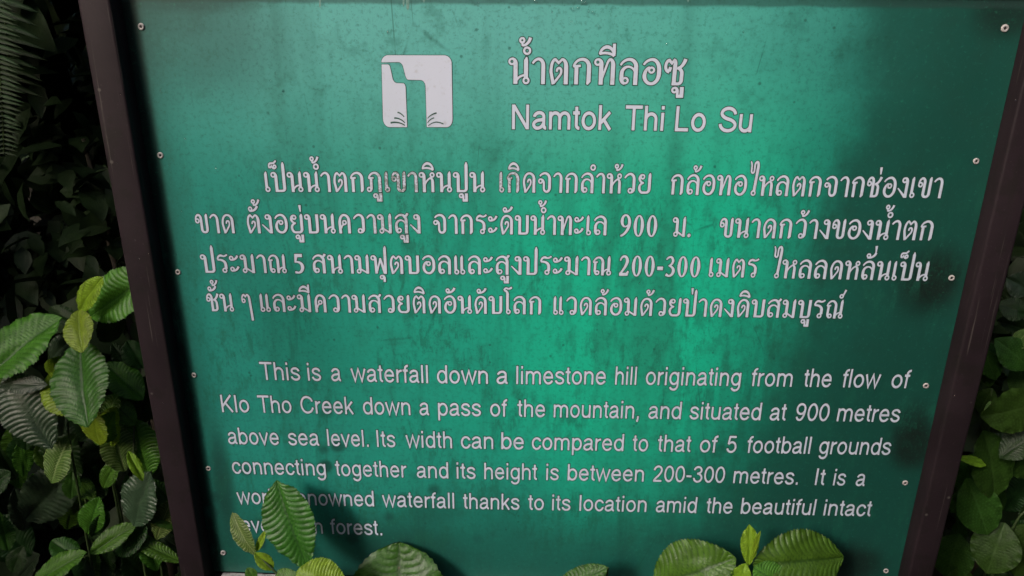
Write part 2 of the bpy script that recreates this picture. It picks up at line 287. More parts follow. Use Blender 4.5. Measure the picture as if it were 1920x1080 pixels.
# marks, drawn relative to (anchor, 0) of the letter they stand on; second value: rise when stacked
MARK = {
 'ิ': "M-5.2,11.3 w.8 w1.3 Q-4.8,14 -2.5,14 w.9 Q.1,14 .4,10.7 M-5.3,11.4 w.9 w1.0 Q-2.2,12.7 .4,10.7",
 'ี': "M-5.2,11.3 w.8 w1.3 Q-4.8,14 -2.5,14 w.9 Q.1,14 .4,10.7 M-5.3,11.4 w.9 w1.0 Q-2.2,12.7 .4,10.7 M.2,15.2 w1.1 L.3,11.4",
 '็': "M-5,11.7 w.7 w1.0 Q-5.9,13.7 -4.4,14 w.9 L-2.6,14.1 L-1.3,15.3 M-4.9,11.7 w.8 L-3.9,12.7 w.7 Q-3.4,11.3 -2.2,11.4 w.8 O-2.2,12.4,.7",
 'ั': "w.8 O-3.6,12.5,.85 M-4.2,11.5 w.9 w1.3 Q-.6,10.8 .3,14",
 '้': "w.8 O-2.0,13.1,.8 M-1.9,11.2 w.8 w1.2 Q.6,11.2 1.1,14.1 M-2.0,12.3 w.8 L-1.8,11.0",
 '่': "M-.1,14.4 w1.4 w.7 L.1,11.0",
 'ํ': "w.85 O.3,12.4,1.15",
 '์': "w.8 O-.7,12,.85 M.1,12.4 w.8 w1.1 L1.3,15.4",
 'ุ': "w.8 O-1.9,-1.8,.85 M-1.7,-.9 w.8 w1.3 Q-.5,-.9 -.5,-2.3 L-.5,-4.4",
 'ู': "w.8 O-2.6,-1.8,.85 M-2.4,-.9 w.8 w1.0 Q-1.4,-.9 -1.4,-2.3 L-1.4,-4.3 M-1.8,-4.1 w1.2 L.9,-4.1 M.2,-.6 w1.5 L.2,-4.6",
}
S_ = 1.22
LAT = {
 'n': (7.7, "M1.45,0 L1.45,7.3 M1.45,4.3 Q1.6,6.75 3.9,6.75 Q6.2,6.75 6.2,4.6 L6.2,0"),
 'h': (7.7, "M1.45,0 L1.45,10 M1.45,4.3 Q1.6,6.75 3.9,6.75 Q6.2,6.75 6.2,4.6 L6.2,0"),
 'm': (11.6, "M1.45,0 L1.45,7.3 M1.45,4.6 Q1.5,6.75 3.7,6.75 Q5.75,6.75 5.75,4.6 L5.75,0 M5.75,4.6 Q5.9,6.75 8,6.75 Q10.1,6.75 10.1,4.6 L10.1,0"),
 'u': (7.7, "M1.45,7.3 L1.45,2.6 Q1.45,.55 3.7,.55 Q6.1,.55 6.25,2.8 M6.25,7.3 L6.25,0"),
 'o': (7.7, "E3.85,3.65,2.7,3.15"),
 'e': (7.7, "M1.4,3.8 L6.4,3.8 Q6.4,6.8 3.9,6.8 Q1.2,6.8 1.2,3.65 Q1.2,.5 3.9,.5 Q5.9,.5 6.4,2.1"),
 'c': (6.9, "M6.1,5.0 Q5.7,6.8 3.8,6.8 Q1.15,6.8 1.15,3.65 Q1.15,.5 3.8,.5 Q5.8,.5 6.2,2.6"),
 'a': (7.5, "M1.4,5.1 Q1.5,6.8 3.8,6.8 Q5.8,6.8 5.8,5.2 L5.8,1.6 Q5.8,.45 7.0,.55 M5.8,4.4 L5.6,4.2 Q5.2,3.9 3.6,3.8 Q1.1,3.6 1.1,2.0 Q1.1,.5 2.9,.5 Q5.6,.6 5.8,3.2"),
 'd': (7.7, "E3.75,3.65,2.6,3.15 M6.35,10 L6.35,0"),
 'b': (7.7, "E4,3.65,2.6,3.15 M1.4,10 L1.4,0"),
 'p': (7.7, "E4,3.65,2.6,3.15 M1.4,7.3 L1.4,-2.8"),
 'g': (7.7, "E3.75,3.75,2.6,3.05 M6.3,7.3 L6.3,0 Q6.3,-2.4 3.8,-2.4 Q1.7,-2.4 1.5,-.9"),
 'r': (4.7, "M1.4,0 L1.4,7.3 M1.4,4.2 Q1.6,6.8 4.4,6.65"),
 's': (6.9, "M5.8,5.2 Q5.6,6.8 3.6,6.8 Q1.3,6.8 1.3,5.3 Q1.3,4.2 3.5,3.8 Q5.9,3.3 5.9,2.05 Q5.9,.5 3.6,.5 Q1.3,.5 1.0,2.3"),
 't': (3.9, "M1.95,9.3 L1.95,1.9 Q1.95,.5 3.5,.6 M.3,6.8 L3.5,6.8"),
 'f': (3.9, "M1.9,0 L1.9,7.8 Q1.9,9.6 3.9,9.4 M.3,6.8 L3.6,6.8"),
 'i': (3.1, "M1.5,0 L1.5,7.3 M1.5,8.6 L1.5,10"),
 'l': (3.1, "M1.5,0 L1.5,10"),
 'k': (6.9, "M1.4,0 L1.4,10 M1.7,2.8 L5.9,7.2 M3.1,4.2 L6.2,0"),
 'v': (6.9, "M.6,7.3 L3.4,.4 L6.2,7.3"),
 'w': (10., "M.6,7.3 L2.8,.4 L5,7.0 L7.2,.4 L9.4,7.3"),
 'K': (9.2, "M1.6,0 L1.6,10 M1.9,3.5 L7.9,9.9 M3.9,5.3 L8.2,.1"),
 'T': (8.5, "M.3,9.4 L8.2,9.4 M4.25,9.4 L4.25,0"),
 'C': (10., "M8.8,6.9 Q8.3,9.5 5.1,9.5 Q1.3,9.5 1.3,5 Q1.3,.5 5.1,.5 Q8.5,.5 9.0,3.5"),
 'N': (10., "M1.6,0 L1.6,10 M1.7,9.7 L8.1,.3 M8.2,10 L8.2,0"),
 'L': (7.7, "M1.6,10 L1.6,.6 L7,.6"),
 'S': (9.2, "M7.9,7.1 Q7.7,9.5 4.6,9.5 Q1.5,9.5 1.5,7.4 Q1.5,5.9 4.7,5.2 Q8.2,4.6 8.2,2.8 Q8.2,.5 4.8,.5 Q1.2,.5 1.1,3.2"),
 'I': (3.8, "M1.9,0 L1.9,10"),
 '0': (7.7, "E3.85,4.95,2.75,4.45"),
 '9': (7.7, "E3.8,6.65,2.6,2.75 M6.4,6.6 Q6.4,.5 3.5,.5 Q1.6,.5 1.4,2.3"),
 '5': (7.7, "M6.4,9.3 L2.3,9.3 L1.6,5.1 M1.6,5.0 Q2.4,6.2 4,6.2 Q6.5,6.2 6.5,3.3 Q6.5,.5 3.8,.5 Q1.4,.5 1.2,2.6"),
 '2': (7.7, "M1.3,7.0 Q1.4,9.4 3.9,9.4 Q6.3,9.4 6.3,7.1 Q6.2,5.4 3.6,3.2 Q1.6,1.8 1.4,.6 M.8,.6 L6.6,.6"),
 '3': (7.7, "M1.3,7.5 Q1.5,9.4 3.8,9.4 Q6.1,9.4 6.1,7.4 Q6.1,5.4 3.2,5.4 M3.2,5.4 Q6.5,5.4 6.5,2.9 Q6.5,.5 3.8,.5 Q1.4,.5 1.2,2.8"),
 '-': (4.6, "M.5,3.7 L4.1,3.7"),
 '.': (3.9, "M1.9,0 L1.9,1.4"),
 ',': (3.9, "M1.9,1.4 L1.9,0 L1.3,-1.8"),
}
def parse(src, w0):
    """stroke language -> list of polylines [(x,y,w)], closed flag"""
    out = []; cur = None; w = w0; wp = w0; closed = False
    P = None
    for tk in src.replace(' Q', ' Q').split():
        k = tk[0]
        if k == 'w':
            nw = float(tk[1:])
            if cur is not None and len(cur) == 1 and cur[0][2] is None: cur[0] = (cur[0][0], cur[0][1], nw)
            w = nw; continue
        if k in 'MOE' and cur is not None and len(cur) > 1: out.append((cur, False)); cur = None
        if k == 'M':
            x, y = map(float, tk[1:].split(',')); cur = [(x, y, None)]
        elif k == 'L':
            x, y = map(float, tk[1:].split(','))
            if cur[0][2] is None: cur[0] = (cur[0][0], cur[0][1], w)
            cur.append((x, y, w))
        elif k == 'Q': P = tuple(map(float, tk[1:].split(',')))
        elif k in 'OE':
            a = list(map(float, tk[1:].split(',')));
            if k == 'O': a.append(a[2])
            n = 20; out.append(([(a[0]+a[2]*math.cos(2*math.pi*i/n), a[1]+a[3]*math.sin(2*math.pi*i/n), w) for i in range(n)], True)); cur = None
        else:
            x, y = map(float, tk.split(','))
            if cur[0][2] is None: cur[0] = (cur[0][0], cur[0][1], w)
            x0, y0, ww = cur[-1]; kk = .5523
            c1 = (x0+(P[0]-x0)*kk, y0+(P[1]-y0)*kk); c2 = (x+(P[0]-x)*kk, y+(P[1]-y)*kk)
            for i in range(1, 9):
                t = i/8; q = 1-t
                cur.append((q**3*x0+3*q*q*t*c1[0]+3*q*t*t*c2[0]+t**3*x, q**3*y0+3*q*q*t*c1[1]+3*q*t*t*c2[1]+t**3*y, ww+(w-ww)*t))
    if cur is not None and len(cur) > 1: out.append((cur, False))
    return out
def ribbon(pl, closed, grow, xf, zoff, V, F):
    n = len(pl); L = []; Rr = []
    pts = [Vector((p[0], p[1])) for p in pl]
    for i in range(n):
        a = pts[(i-1) % n] if (closed or i) else None; b = pts[(i+1) % n] if (closed or i < n-1) else None
        d1 = (pts[i]-a).normalized() if a is not None and (pts[i]-a).length > 1e-6 else None
        d2 = (b-pts[i]).normalized() if b is not None and (b-pts[i]).length > 1e-6 else None
        d1 = d1 or d2; d2 = d2 or d1
        if d1.dot(d2) < .3 and not closed:      # sharp turn: two offsets
            ns = [Vector((-d1.y, d1.x)), Vector((-d2.y, d2.x))]
            m = (ns[0]+ns[1]).normalized(); f = min(1/max(.3, m.dot(ns[0])), 2.2); ns = [m*f]
        else:
            m = Vector((-(d1+d2).y, (d1+d2).x)).normalized(); f = min(1/max(.4, m.dot(Vector((-d1.y, d1.x)))), 1.6); ns = [m*f]
        h = pl[i][2]/2+grow; c = pts[i].copy()
        if not closed and i == 0: c -= d2*grow
        if not closed and i == n-1: c += d1*grow
        for nn in ns: L.append(c+nn*h); Rr.append(c-nn*h)
    b0 = len(V); m = len(L)
    for p, q in zip(L, Rr): V.append(xf(p.x, p.y, zoff)); V.append(xf(q.x, q.y, zoff))
    for i in range(m if closed else m-1):
        j = (i+1) % m; F.append((b0+2*i+1, b0+2*j+1, b0+2*j, b0+2*i))
UPPER = 'ิี็ั้่ํ์'; LOWER = 'ุู'
def layout(word, font):
    """[(src, dx, dy)], total advance"""
    word = word.replace('ำ', 'ํา'); items = []; x = 0; anchor = 0; stack = 0; tall = False
    out = ''; chars = list(word)
    # nikhahit is typed after the tone mark: put it below the tone
    i = 0
    while i < len(chars)-1:
        if chars[i] in '้่' and chars[i+1] == 'ํ': chars[i], chars[i+1] = chars[i+1], chars[i]
        i += 1
    for ch in chars:
        if font is THAI and ch in UPPER:
            dy = stack*3.1 + (1.0 if (ch == '่' and tall) else 0); dx = anchor-(1.9 if tall else 0)
            if stack and ch == '้': dx += .4
            items.append((MARK[ch], dx, dy)); stack += 1
        elif font is THAI and ch in LOWER: items.append((MARK[ch], anchor, 0))
        else:
            adv, src = font[ch]; items.append((src, x, 0)); x += adv; stack = 0; tall = ch in 'ปฟ'
            anchor = x-1.8 if ch not in 'ง' else x-1.6
    return items, x
def text_part(name, words, bases, unit, font, parent, w0=1.2, bleed=.33, lsb=.9):
    """words: (text, px0, px1); bases: baseline points in the photograph (x, y)"""
    def by(x):
        if x <= bases[0][0]: a, b = bases[0], bases[1]
        elif x >= bases[-1][0]: a, b = bases[-2], bases[-1]
        else:
            for a, b in zip(bases, bases[1:]):
                if a[0] <= x <= b[0]: break
        return a[1]+(b[1]-a[1])*(x-a[0])/(b[0]-a[0])
    hp = unit/.003*(31 if font is THAI else 23)       # letter height in photograph pixels, for the lean of the uprights
    for txt, x0, x1 in words:
        s0 = -.156+(x0-340)/1420*.366; s1 = -.156+(x1-340)/1420*.366
        x0 += max(0, -s0)*hp; x1 -= max(0, s1)*hp
        A = uv(x0, by(x0)); B = uv(x1, by(x1)); items, adv = layout(txt, font)
        lo, hi = 99, -99          # true ink extent of the word
        for src, dx, dy in items:
            for pl, cl in parse(src, w0):
                for i, p in enumerate(pl):
                    q = pl[i-1] if i else pl[1]; dd = math.hypot(p[0]-q[0], p[1]-q[1]) or 1
                    e = p[2]/2*(1 if cl else abs(p[1]-q[1])/dd)
                    lo = min(lo, p[0]+dx-e); hi = max(hi, p[0]+dx+e)
        sx = (B[0]-A[0])/(hi-lo); par = parent
        for grow, mat, z0, nm in ((0, M_let, .0008, name), (bleed, M_edge, .0003, 'letter_halo')):
            V = []; F = []; q = 0
            for src, dx, dy in items:
                for pl, cl in parse(src, w0):
                    q += 1; zz = z0 + (q % 12)*.00003
                    pl2 = [((p[0]+dx-lo), p[1]+dy, p[2]) for p in pl]
                    ribbon(pl2, cl, grow, lambda X, Y, z: Vector((A[0]+X*sx, -z, -(A[1]+(B[1]-A[1])*X/(hi-lo)-Y*unit))), zz, V, F)
            par = new_obj(nm, mesh_from(nm, V, F, mat), par)

# ------------------------------------------------------------------ the sign
UL, UR, VT, VB = -0.0212, 1.1213, -.066, .8815
sign = empty('information_sign', W(0, 0)); tag(sign, 'green weathered waterfall sign with white Thai and English text in a brown steel frame', 'sign')
def sp(u, v, w=0): return Vector((u, w, -v))      # sign-local
def sbox(name, u0, u1, v0, v1, w0, w1, mat, bev=.002, lab=None):
    o = new_obj(name, box_mesh(name, (u0, w0, -v1), (u1, w1, -v0), mat, bev), sign)
    if lab: o['label'] = lab
    return o
# sheet (subdivided, very slightly buckled)
nx, ny = 60, 50; V = []; F = []
def buck(u, v): return .0007*noise.noise(Vector((u*4, v*3, 1.3)))-.0007
for j in range(ny+1):
    for i in range(nx+1):
        u = UL+.0005+(UR-UL-.001)*i/nx; v = VT+(VB-VT)*j/ny; V.append(sp(u, v, 0))
for j in range(ny):
    for i in range(nx):
        a = j*(nx+1)+i; F.append((a, a+nx+1, a+nx+2, a+1))
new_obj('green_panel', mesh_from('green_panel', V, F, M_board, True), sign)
sbox('backing_sheet', UL+.001, UR-.001, VT, VB, .002, .006, M_back, 0)
PT = .0415
for nm, a, b in (('post', UL-PT, UL), ('post', UR, UR+PT-.002)):
    sbox(nm, a, b, -.10, 1.54, -.028, .030, M_post, .0035)
# welded outer flange of the left post, a little further back
sbox('post_flange', UL-PT-.004, UL-PT+.010, -.10, 1.50, -.020, .020, M_post, .002)
sbox('top_rail', UL, UR, -.100, -.0475, -.010, .028, M_post, .003)
sbox('bottom_rail', UL, UR, .8895, .930, -.026, .028, M_post, .003)
sbox('bottom_lip', UL+.018, UR-.014, .8825, .8885, -.016, -.001, M_pale, .0012)
# rivets
RV = [(265, 50), (301, 291), (334, 510), (364, 703), (391, 878), (419, 1036), (1884, 53), (1830, 302), (1784, 521), (1736, 723), (1697, 905), (1661, 1070)]
def rivet_mesh():
    V = []; F = []; n = 20
    prof = [(.0046, 0), (.0045, .0009), (.0039, .0016), (.0030, .0018), (.0021, .0015), (.0017, .0009)]
    for r, h in prof:
        for k in range(n): V.append(Vector((r*math.cos(2*math.pi*k/n), -h, r*math.sin(2*math.pi*k/n))))
    for i in range(len(prof)-1):
        for k in range(n): F.append((i*n+k, i*n+(k+1) % n, (i+1)*n+(k+1) % n, (i+1)*n+k))
    return mesh_from('rivet', V, F, M_rivet, True)
def disc_mesh(name, r, w, mat):
    n = 16; V = [Vector((r*math.cos(2*math.pi*k/n), w, r*math.sin(2*math.pi*k/n))) for k in range(n)]
    return mesh_from(name, V, [tuple(range(n))], mat)
rm = rivet_mesh(); hm = disc_mesh('rivet_hole', .0019, -.0010, M_hole)
for px, py in RV:
    u, v = uv(px, py); o = new_obj('rivet', rm, sign); o.location = sp(u, v); o.rotation_euler = (rnd.uniform(-.15, .15), 0, rnd.uniform(-.2, .2))
    o.scale = [rnd.uniform(.9, 1.05)]*3
    new_obj('rivet_hole', hm, o)
# lettering
XH = .00287
text_part('title_word', [('น้ำตกทีลอซู', 953, 1288)], [(953, 157), (1288, 160)], .00338, THAI, sign)
text_part('title_word', [('Namtok', 960, 1147), ('Thi', 1171, 1245), ('Lo', 1265, 1324), ('Su', 1346, 1411)], [(962, 242), (1147, 243.5), (1411, 248)], .00325, LAT, sign, 1.38)
TL = [
 ([('เป็นน้ำตกภูเขาหินปูน', 495, 910), ('เกิดจากลำห้วย', 936, 1221), ('กล้อทอไหลตกจากช่องเขา', 1256, 1769)], [(495, 359.5), (910, 360), (1221, 363), (1256, 364.5), (1769, 371.5)]),
 ([('ขาด', 365, 441), ('ตั้งอยู่บนความสูง', 462, 789), ('จากระดับน้ำทะเล', 812, 1138), ('900', 1162, 1233), ('ม.', 1259, 1297), ('ขนาดกว้างของน้ำตก', 1347, 1751)], [(365, 437), (789, 437.5), (1138, 441), (1347, 445), (1751, 450.5)]),
 ([('ประมาณ', 375, 539), ('5', 551, 572), ('สนามฟุตบอลและสูงประมาณ', 585, 1147), ('200-300', 1160, 1314), ('เมตร', 1328, 1423), ('ไหลลดหลั่นเป็น', 1444, 1744)], [(375, 511), (585, 512), (1147, 516), (1314, 518.5), (1744, 526.5)]),
 ([('ชั้น', 386, 440), ('ๆ', 452, 475), ('และมีความสวยติดอันดับโลก', 486, 1015), ('แวดล้อมด้วยป่าดงดิบสมบูรณ์', 1037, 1584)], [(386, 583), (486, 584), (1015, 589), (1037, 589.5), (1584, 597)]),
]
for wds, bs in TL: text_part('thai_word', wds, bs, XH, THAI, sign)
CH = .00305
EL = [
 ([('This', 487, 564), ('is', 576, 603), ('a', 620, 640), ('waterfall', 657, 803), ('down', 819, 915), ('a', 931, 952), ('limestone', 968, 1136), ('hill', 1153, 1194), ('originating', 1210, 1390), ('from', 1407, 1487), ('the', 1505, 1560), ('flow', 1577, 1652), ('of', 1669, 1707)], [(487, 711.5), (860, 719), (1190, 721), (1400, 723.5), (1707, 727.5)]),
 ([('Klo', 414, 469), ('Tho', 483, 548), ('Creek', 563, 664), ('down', 680, 770), ('a', 786, 805), ('pass', 821, 902), ('of', 919, 951), ('the', 970, 1022), ('mountain,', 1038, 1199), ('and', 1215, 1278), ('situated', 1292, 1428), ('at', 1442, 1475), ('900', 1490, 1556), ('metres', 1568, 1689)], [(414, 772), (870, 779.5), (1340, 786.5), (1689, 791)]),
 ([('above', 426, 524), ('sea', 539, 599), ('level.', 613, 692), ('Its', 706, 742), ('width', 760, 848), ('can', 864, 925), ('be', 940, 982), ('compared', 997, 1170), ('to', 1185, 1216), ('that', 1232, 1296), ('of', 1311, 1346), ('5', 1361, 1382), ('football', 1399, 1521), ('grounds', 1534, 1672)], [(426, 832), (870, 840.5), (1340, 848), (1672, 852.5)]),
 ([('connecting', 434, 612), ('together', 628, 763), ('and', 781, 841), ('its', 856, 892), ('height', 908, 1007), ('is', 1024, 1048), ('between', 1064, 1208), ('200-300', 1224, 1360), ('metres.', 1374, 1498), ('It', 1527, 1548), ('is', 1561, 1587), ('a', 1603, 1624)], [(434, 887.5), (860, 897), (1340, 904.5), (1624, 911)]),
 ([('world-renowned', 443, 702), ('waterfall', 716, 852), ('thanks', 868, 974), ('to', 990, 1020), ('its', 1035, 1070), ('location', 1086, 1213), ('amid', 1229, 1307), ('the', 1323, 1374), ('beautiful', 1388, 1530), ('intact', 1543, 1635)], [(443, 944), (702, 949), (852, 953), (1213, 959.5), (1635, 967.5)]),
 ([('evergreen', 452, 606), ('forest.', 619, 717)], [(452, 996), (717, 1003)]),
]
for wds, bs in EL: text_part('english_word', wds, bs, CH, LAT, sign, 1.22, .33)
# pictogram of a waterfall over a cliff
def outline(src):
    return [(p[0], p[1]) for p in parse(src, 1)[0][0]]
def crop_uv(x, y): return uv(700+x/6.75, 90+y/6.75)
P_R = "M104,180 Q104,90 190,90 L900,92 Q990,95 992,190 L1003,900 Q1003,1000 930,1000 L678,1000 L662,480 Q655,406 600,405 L440,400 Q415,395 405,340 L378,235 Q365,179 320,178 L104,180"
P_L = "M106,207 L185,207 Q208,207 215,245 L244,380 Q255,440 300,443 L380,446 Q405,448 410,500 L430,1000 L210,1000 Q130,1000 124,900 L106,207"
def poly_part(src, name, mat, grow, z):
    pts = outline(src)[:-1]; n = len(pts); out = []
    c = [Vector(p) for p in pts]
    area = sum(c[i].x*c[(i+1) % n].y-c[(i+1) % n].x*c[i].y for i in range(n))
    for i in range(n):
        a = c[i]-c[i-1]; b = c[(i+1) % n]-c[i]
        d = a.normalized()+b.normalized(); nn = Vector((d.y, -d.x)).normalized()*(1 if area > 0 else -1)
        p = c[i]+nn*grow; u, v = crop_uv(p.x, p.y); out.append(sp(u, v, -z))
    bm = bmesh.new(); f = bm.faces.new([bm.verts.new(p) for p in out]); bm.normal_update()
    if f.normal.y > 0: f.normal_flip()
    bmesh.ops.triangulate(bm, faces=[f]); me = bpy.data.meshes.new(name); bm.to_mesh(me); bm.free(); me.materials.append(mat)
    return new_obj(name, me, sign)
for s_, z in ((P_R, .0009), (P_L, .00095)):
    poly_part(s_, 'pictogram_halo', M_edge, 7, z-.0005); poly_part(s_, 'waterfall_pictogram', M_let, 0, z)
V = []; F = []
for i, a in enumerate(["M308,812 w18 w12 Q360,820 392,872", "M266,885 w20 w12 Q350,875 402,948", "M220,945 w24 w14 Q320,915 402,978",
          "M688,890 w8 w20 Q720,835 802,820", "M688,945 w10 w14 Q720,885 772,883", "M695,985 w8 w14 Q740,935 800,935 w14 Q850,935 890,962"]):
    for pl, cl in parse(a, 12):
        ribbon(pl, cl, 0, lambda X, Y, z: sp(*crop_uv(X, Y), -z), .0012+i*.00003, V, F)
F = [f[::-1] for f in F]
M_spray = mat_simple('green_spray_lines', (.02, .085, .065), .6, 90, .3)
new_obj('spray_lines', mesh_from('spray_lines', V, F, M_spray), sign)

# white drip marks hanging from the top rail
M_drip = mat_simple('chalky_drip', (.16, .30, .27), .6, 200, .7, dark=(.03, .15, .11))
for x, y1, w in ((600, 16, 2.0), (757, 14, 2.2), (765, 20, 3.5), (795, 6, 3), (1290, 5, 3)):
    a = uv(x, -30); b = uv(x+rnd.uniform(-1, 1), y1); hw = w*.0007
    new_obj('lime_drip', mesh_from('lime_drip', [sp(a[0]-hw, a[1], -.0005), sp(a[0]+hw, a[1], -.0005), sp(b[0]+hw*.8, b[1]-.004, -.0005), sp(b[0], b[1], -.0005), sp(b[0]-hw*.7, b[1]-.003, -.0005)], [(4, 3, 2, 1, 0)], M_drip), sign)

# ------------------------------------------------------------------ water droplets
s = NT('water_drop'); s.set(Base_Color=(1, 1, 1), Roughness=.03); s.b.inputs['Transmission Weight'].default_value = 1; s.b.inputs['IOR'].default_value = 1.33; M_drop = s.m
def drop_mesh():
    bm = bmesh.new(); bmesh.ops.create_uvsphere(bm, u_segments=12, v_segments=8, radius=1)
    for v in bm.verts:
        v.co.y *= .55
        if v.co.z > 0: v.co.x *= 1-.25*v.co.z; v.co.z *= 1.25
    me = bpy.data.meshes.new('water_droplet'); bm.to_mesh(me); bm.free(); me.materials.append(M_drop)
    me.polygons.foreach_set('use_smooth', [True]*len(me.polygons)); return me
dm = drop_mesh()
DR = [(728, 61, 3.2), (517, 138, 2.2), (507, 152, 2.2), (531, 171, 2.2), (502, 212, 2.4), (1004, 3, 3), (1091, 4, 3.4), (1098, 6, 3), (1074, 17, 3), (1083, 15, 2.4), (1103, 21, 2.2), (1112, 25, 2.6),
      (1071, 40, 2), (1123, 50, 2.6), (1131, 2, 2.6), (1199, 531, 1.5), (317, 310, 1.8), (896, 8, 2.2), (404, 314, 1.6), (330, 477, 1.5), (314, 429, 1.6), (300, 170, 1.6), (347, 260, 1.6), (747, 971, 2.0),
      (561, 316, 1.4), (541, 345, 1.2), (340, 396, 1.4), (388, 892, 1.8), (392, 899, 1.2), (1035, 22, 1.6), (1394, 60, 1.6), (1250, 83, 1.5), (760, 352, 1.6), (1321, 201, 1.2)]
def droplet(p, r, lab='tiny clear water droplet clinging to the green sign panel', grp='water droplets on the green panel'):
    o = new_obj('water_droplet', dm); o.location = p; o.scale = (r, r, r); tag(o, lab, 'droplet', grp)
for x, y, r in DR: droplet(at(x, y, -.0006), r*.00078)
for x, y in ((225, 176), (219, 304), (260, 484), (278, 477), (255, 517), (253, 450), (305, 755), (1789, 741), (1905, 187)):
    droplet(at(x, y, -.0285), .0009, 'tiny water droplet on the front of a brown post', 'water droplets on the brown posts')

# ------------------------------------------------------------------ leaves
def mat_leaf(name, col, vein, transl=.25, rough=.38, sheen=.38):
    s = NT(name); co = s.obj(); a = s.n.new('ShaderNodeAttribute'); a.attribute_name = 'vein'; vn = a.outputs['Fac']
    oi = s.n.new('ShaderNodeObjectInfo'); rn = oi.outputs['Random']
    n1 = s.noise(co, 5, 4, .6); n2 = s.noise(co, 26, 4, .7)
    c = s.mix(s.ramp(n1, .35, .7), col, tuple(x*.62 for x in col))
    c = s.mix(s.math('MULTIPLY', s.ramp(n2, .5, .75), .15), c, tuple(min(1, x*1.5) for x in col))
    c = s.mix(s.math('MULTIPLY', s.ramp(vn, .1, .8), .62), c, vein)  # dark vein tones paint shade into the grooves between the ribs
    h = s.n.new('ShaderNodeHueSaturation'); s.l.new(c, h.inputs['Color']); s.l.new(s.math('ADD', .72, s.math('MULTIPLY', rn, .5)), h.inputs['Value'])
    s.l.new(s.math('ADD', .485, s.math('MULTIPLY', rn, .03)), h.inputs['Hue'])
    c = h.outputs[0]
    s.set(Base_Color=c, Roughness=s.math('ADD', rough-.08, s.math('MULTIPLY', n2, .25))); s.b.inputs['Specular IOR Level'].default_value = sheen
    nb = s.noise(co, 60, 3, .6); vc = s.voro(co, 34); s.bump(s.math('ADD', s.math('ADD', nb, s.math('MULTIPLY', n2, .6)), s.math('MULTIPLY', vc.outputs['Distance'], 1.2)), .20, .0014)
    sp_ = s.voro(co, 7); m = s.math('MULTIPLY', s.ramp(sp_.outputs['Distance'], .10, .05), s.math('GREATER_THAN', s.sep(sp_.outputs['Color'])[1], .72))
    c = s.mix(s.math('MULTIPLY', m, .7), c, (.07, .055, .025)); s.l.new(c, s.b.inputs['Base Color'])
    tr = s.n.new('ShaderNodeBsdfTranslucent'); s.l.new(c, tr.inputs[0]); mx = s.n.new('ShaderNodeMixShader'); mx.inputs[0].default_value = transl
    s.l.new(s.b.outputs[0], mx.inputs[1]); s.l.new(tr.outputs[0], mx.inputs[2]); s.l.new(mx.outputs[0], s.out.inputs[0])
    return s.m
M_leaf = {
 'dark': mat_leaf('dark_green_leaf', (.017, .056, .010), (.008, .028, .005), .25, .42, .35),
 'mid': mat_leaf('mid_green_leaf', (.080, .205, .020), (.016, .062, .006)),
 'deep': mat_leaf('deep_green_leaf', (.040, .128, .014), (.009, .040, .004)),
 'smooth': mat_leaf('smooth_glossy_leaf', (.028, .078, .010), (.045, .105, .020), .2, .46, .22),
 'lime': mat_leaf('young_lime_leaf', (.255, .425, .026), (.16, .30, .02), .36),
 'pale': mat_leaf('pale_veined_leaf', (.110, .210, .040), (.36, .46, .19), .3),
 'grey': mat_leaf('wet_grey_green_leaf', (.038, .072, .036), (.020, .040, .018), .15, .36, .6),
}
M_stem = mat_simple('green_stem', (.04, .07, .02), .5, 120, .4)
M_twig = mat_simple('brown_twig', (.06, .045, .025), .7, 60, .5)
def leaf_mesh(name, mat, seed=0, nv=11, curl=.25, fold=.25, depth=.019, NU=120, NV=12, serr=.034, blunt=False, ang=.58, shape=.72, wid=.5, twist=0.0):
    r = random.Random(seed); ph = r.uniform(0, 9); V = []; F = []; A = []
    for i in range(NU+1):
        t = i/NU
        h = wid*(math.sin(math.pi*t**shape)**.62)*(1-.06*t) if 0 < t < 1 else 0
        if t > .90 and not blunt: h *= 1-.30*((t-.90)/.10)
        tooth = (t*27) % 1.0
        for j in range(-NV, NV+1):
            s_ = abs(j)/NV; sg = 1 if j > 0 else -1
            edge = max(0, (s_-.8)/.2)
            x = h*s_ + edge*(tooth-.4)*serr*(1 if .04 < t < .97 else 0)
            x = max(x, 0); y = t + s_**1.6*h*.18*(1-t)
            phase = (t - s_**1.25*ang)*nv + ph*0 + (.25 if sg > 0 else 0)
            c = abs(math.sin(math.pi*phase))            # 0 on the vein
            ridge = (c**.55)*depth*min(1, s_*5)*(1-.3*edge)
            sub = abs(math.sin(math.pi*(s_*9 + phase*1.7)))*depth*.18*min(1, s_*4)
            z = ridge + sub + fold*x*.9 - (x**2)*fold*1.3 - curl*t*t + .012*noise.noise(Vector((x*sg*5, t*4, ph)))*2
            z += edge*.014*math.sin(t*37+ph)
            xx = x*sg; 
            if twist: ca, sa = math.cos(twist*t), math.sin(twist*t); xx, z = xx*ca - (z+curl*t*t)*sa, xx*sa + (z+curl*t*t)*ca - curl*t*t
            V.append(Vector((xx, y, z))); A.append(max(1-c*1.7, 1-s_*14, 0) if s_ < 1 else .6)
    n = 2*NV+1
    for i in range(NU):
        for j in range(2*NV): a = i*n+j; F.append((a, a+1, a+n+1, a+n))
    me = mesh_from(name, V, F, mat, True)
    at_ = me.attributes.new('vein', 'FLOAT', 'POINT'); at_.data.foreach_set('value', A)
    return me
LM = {}
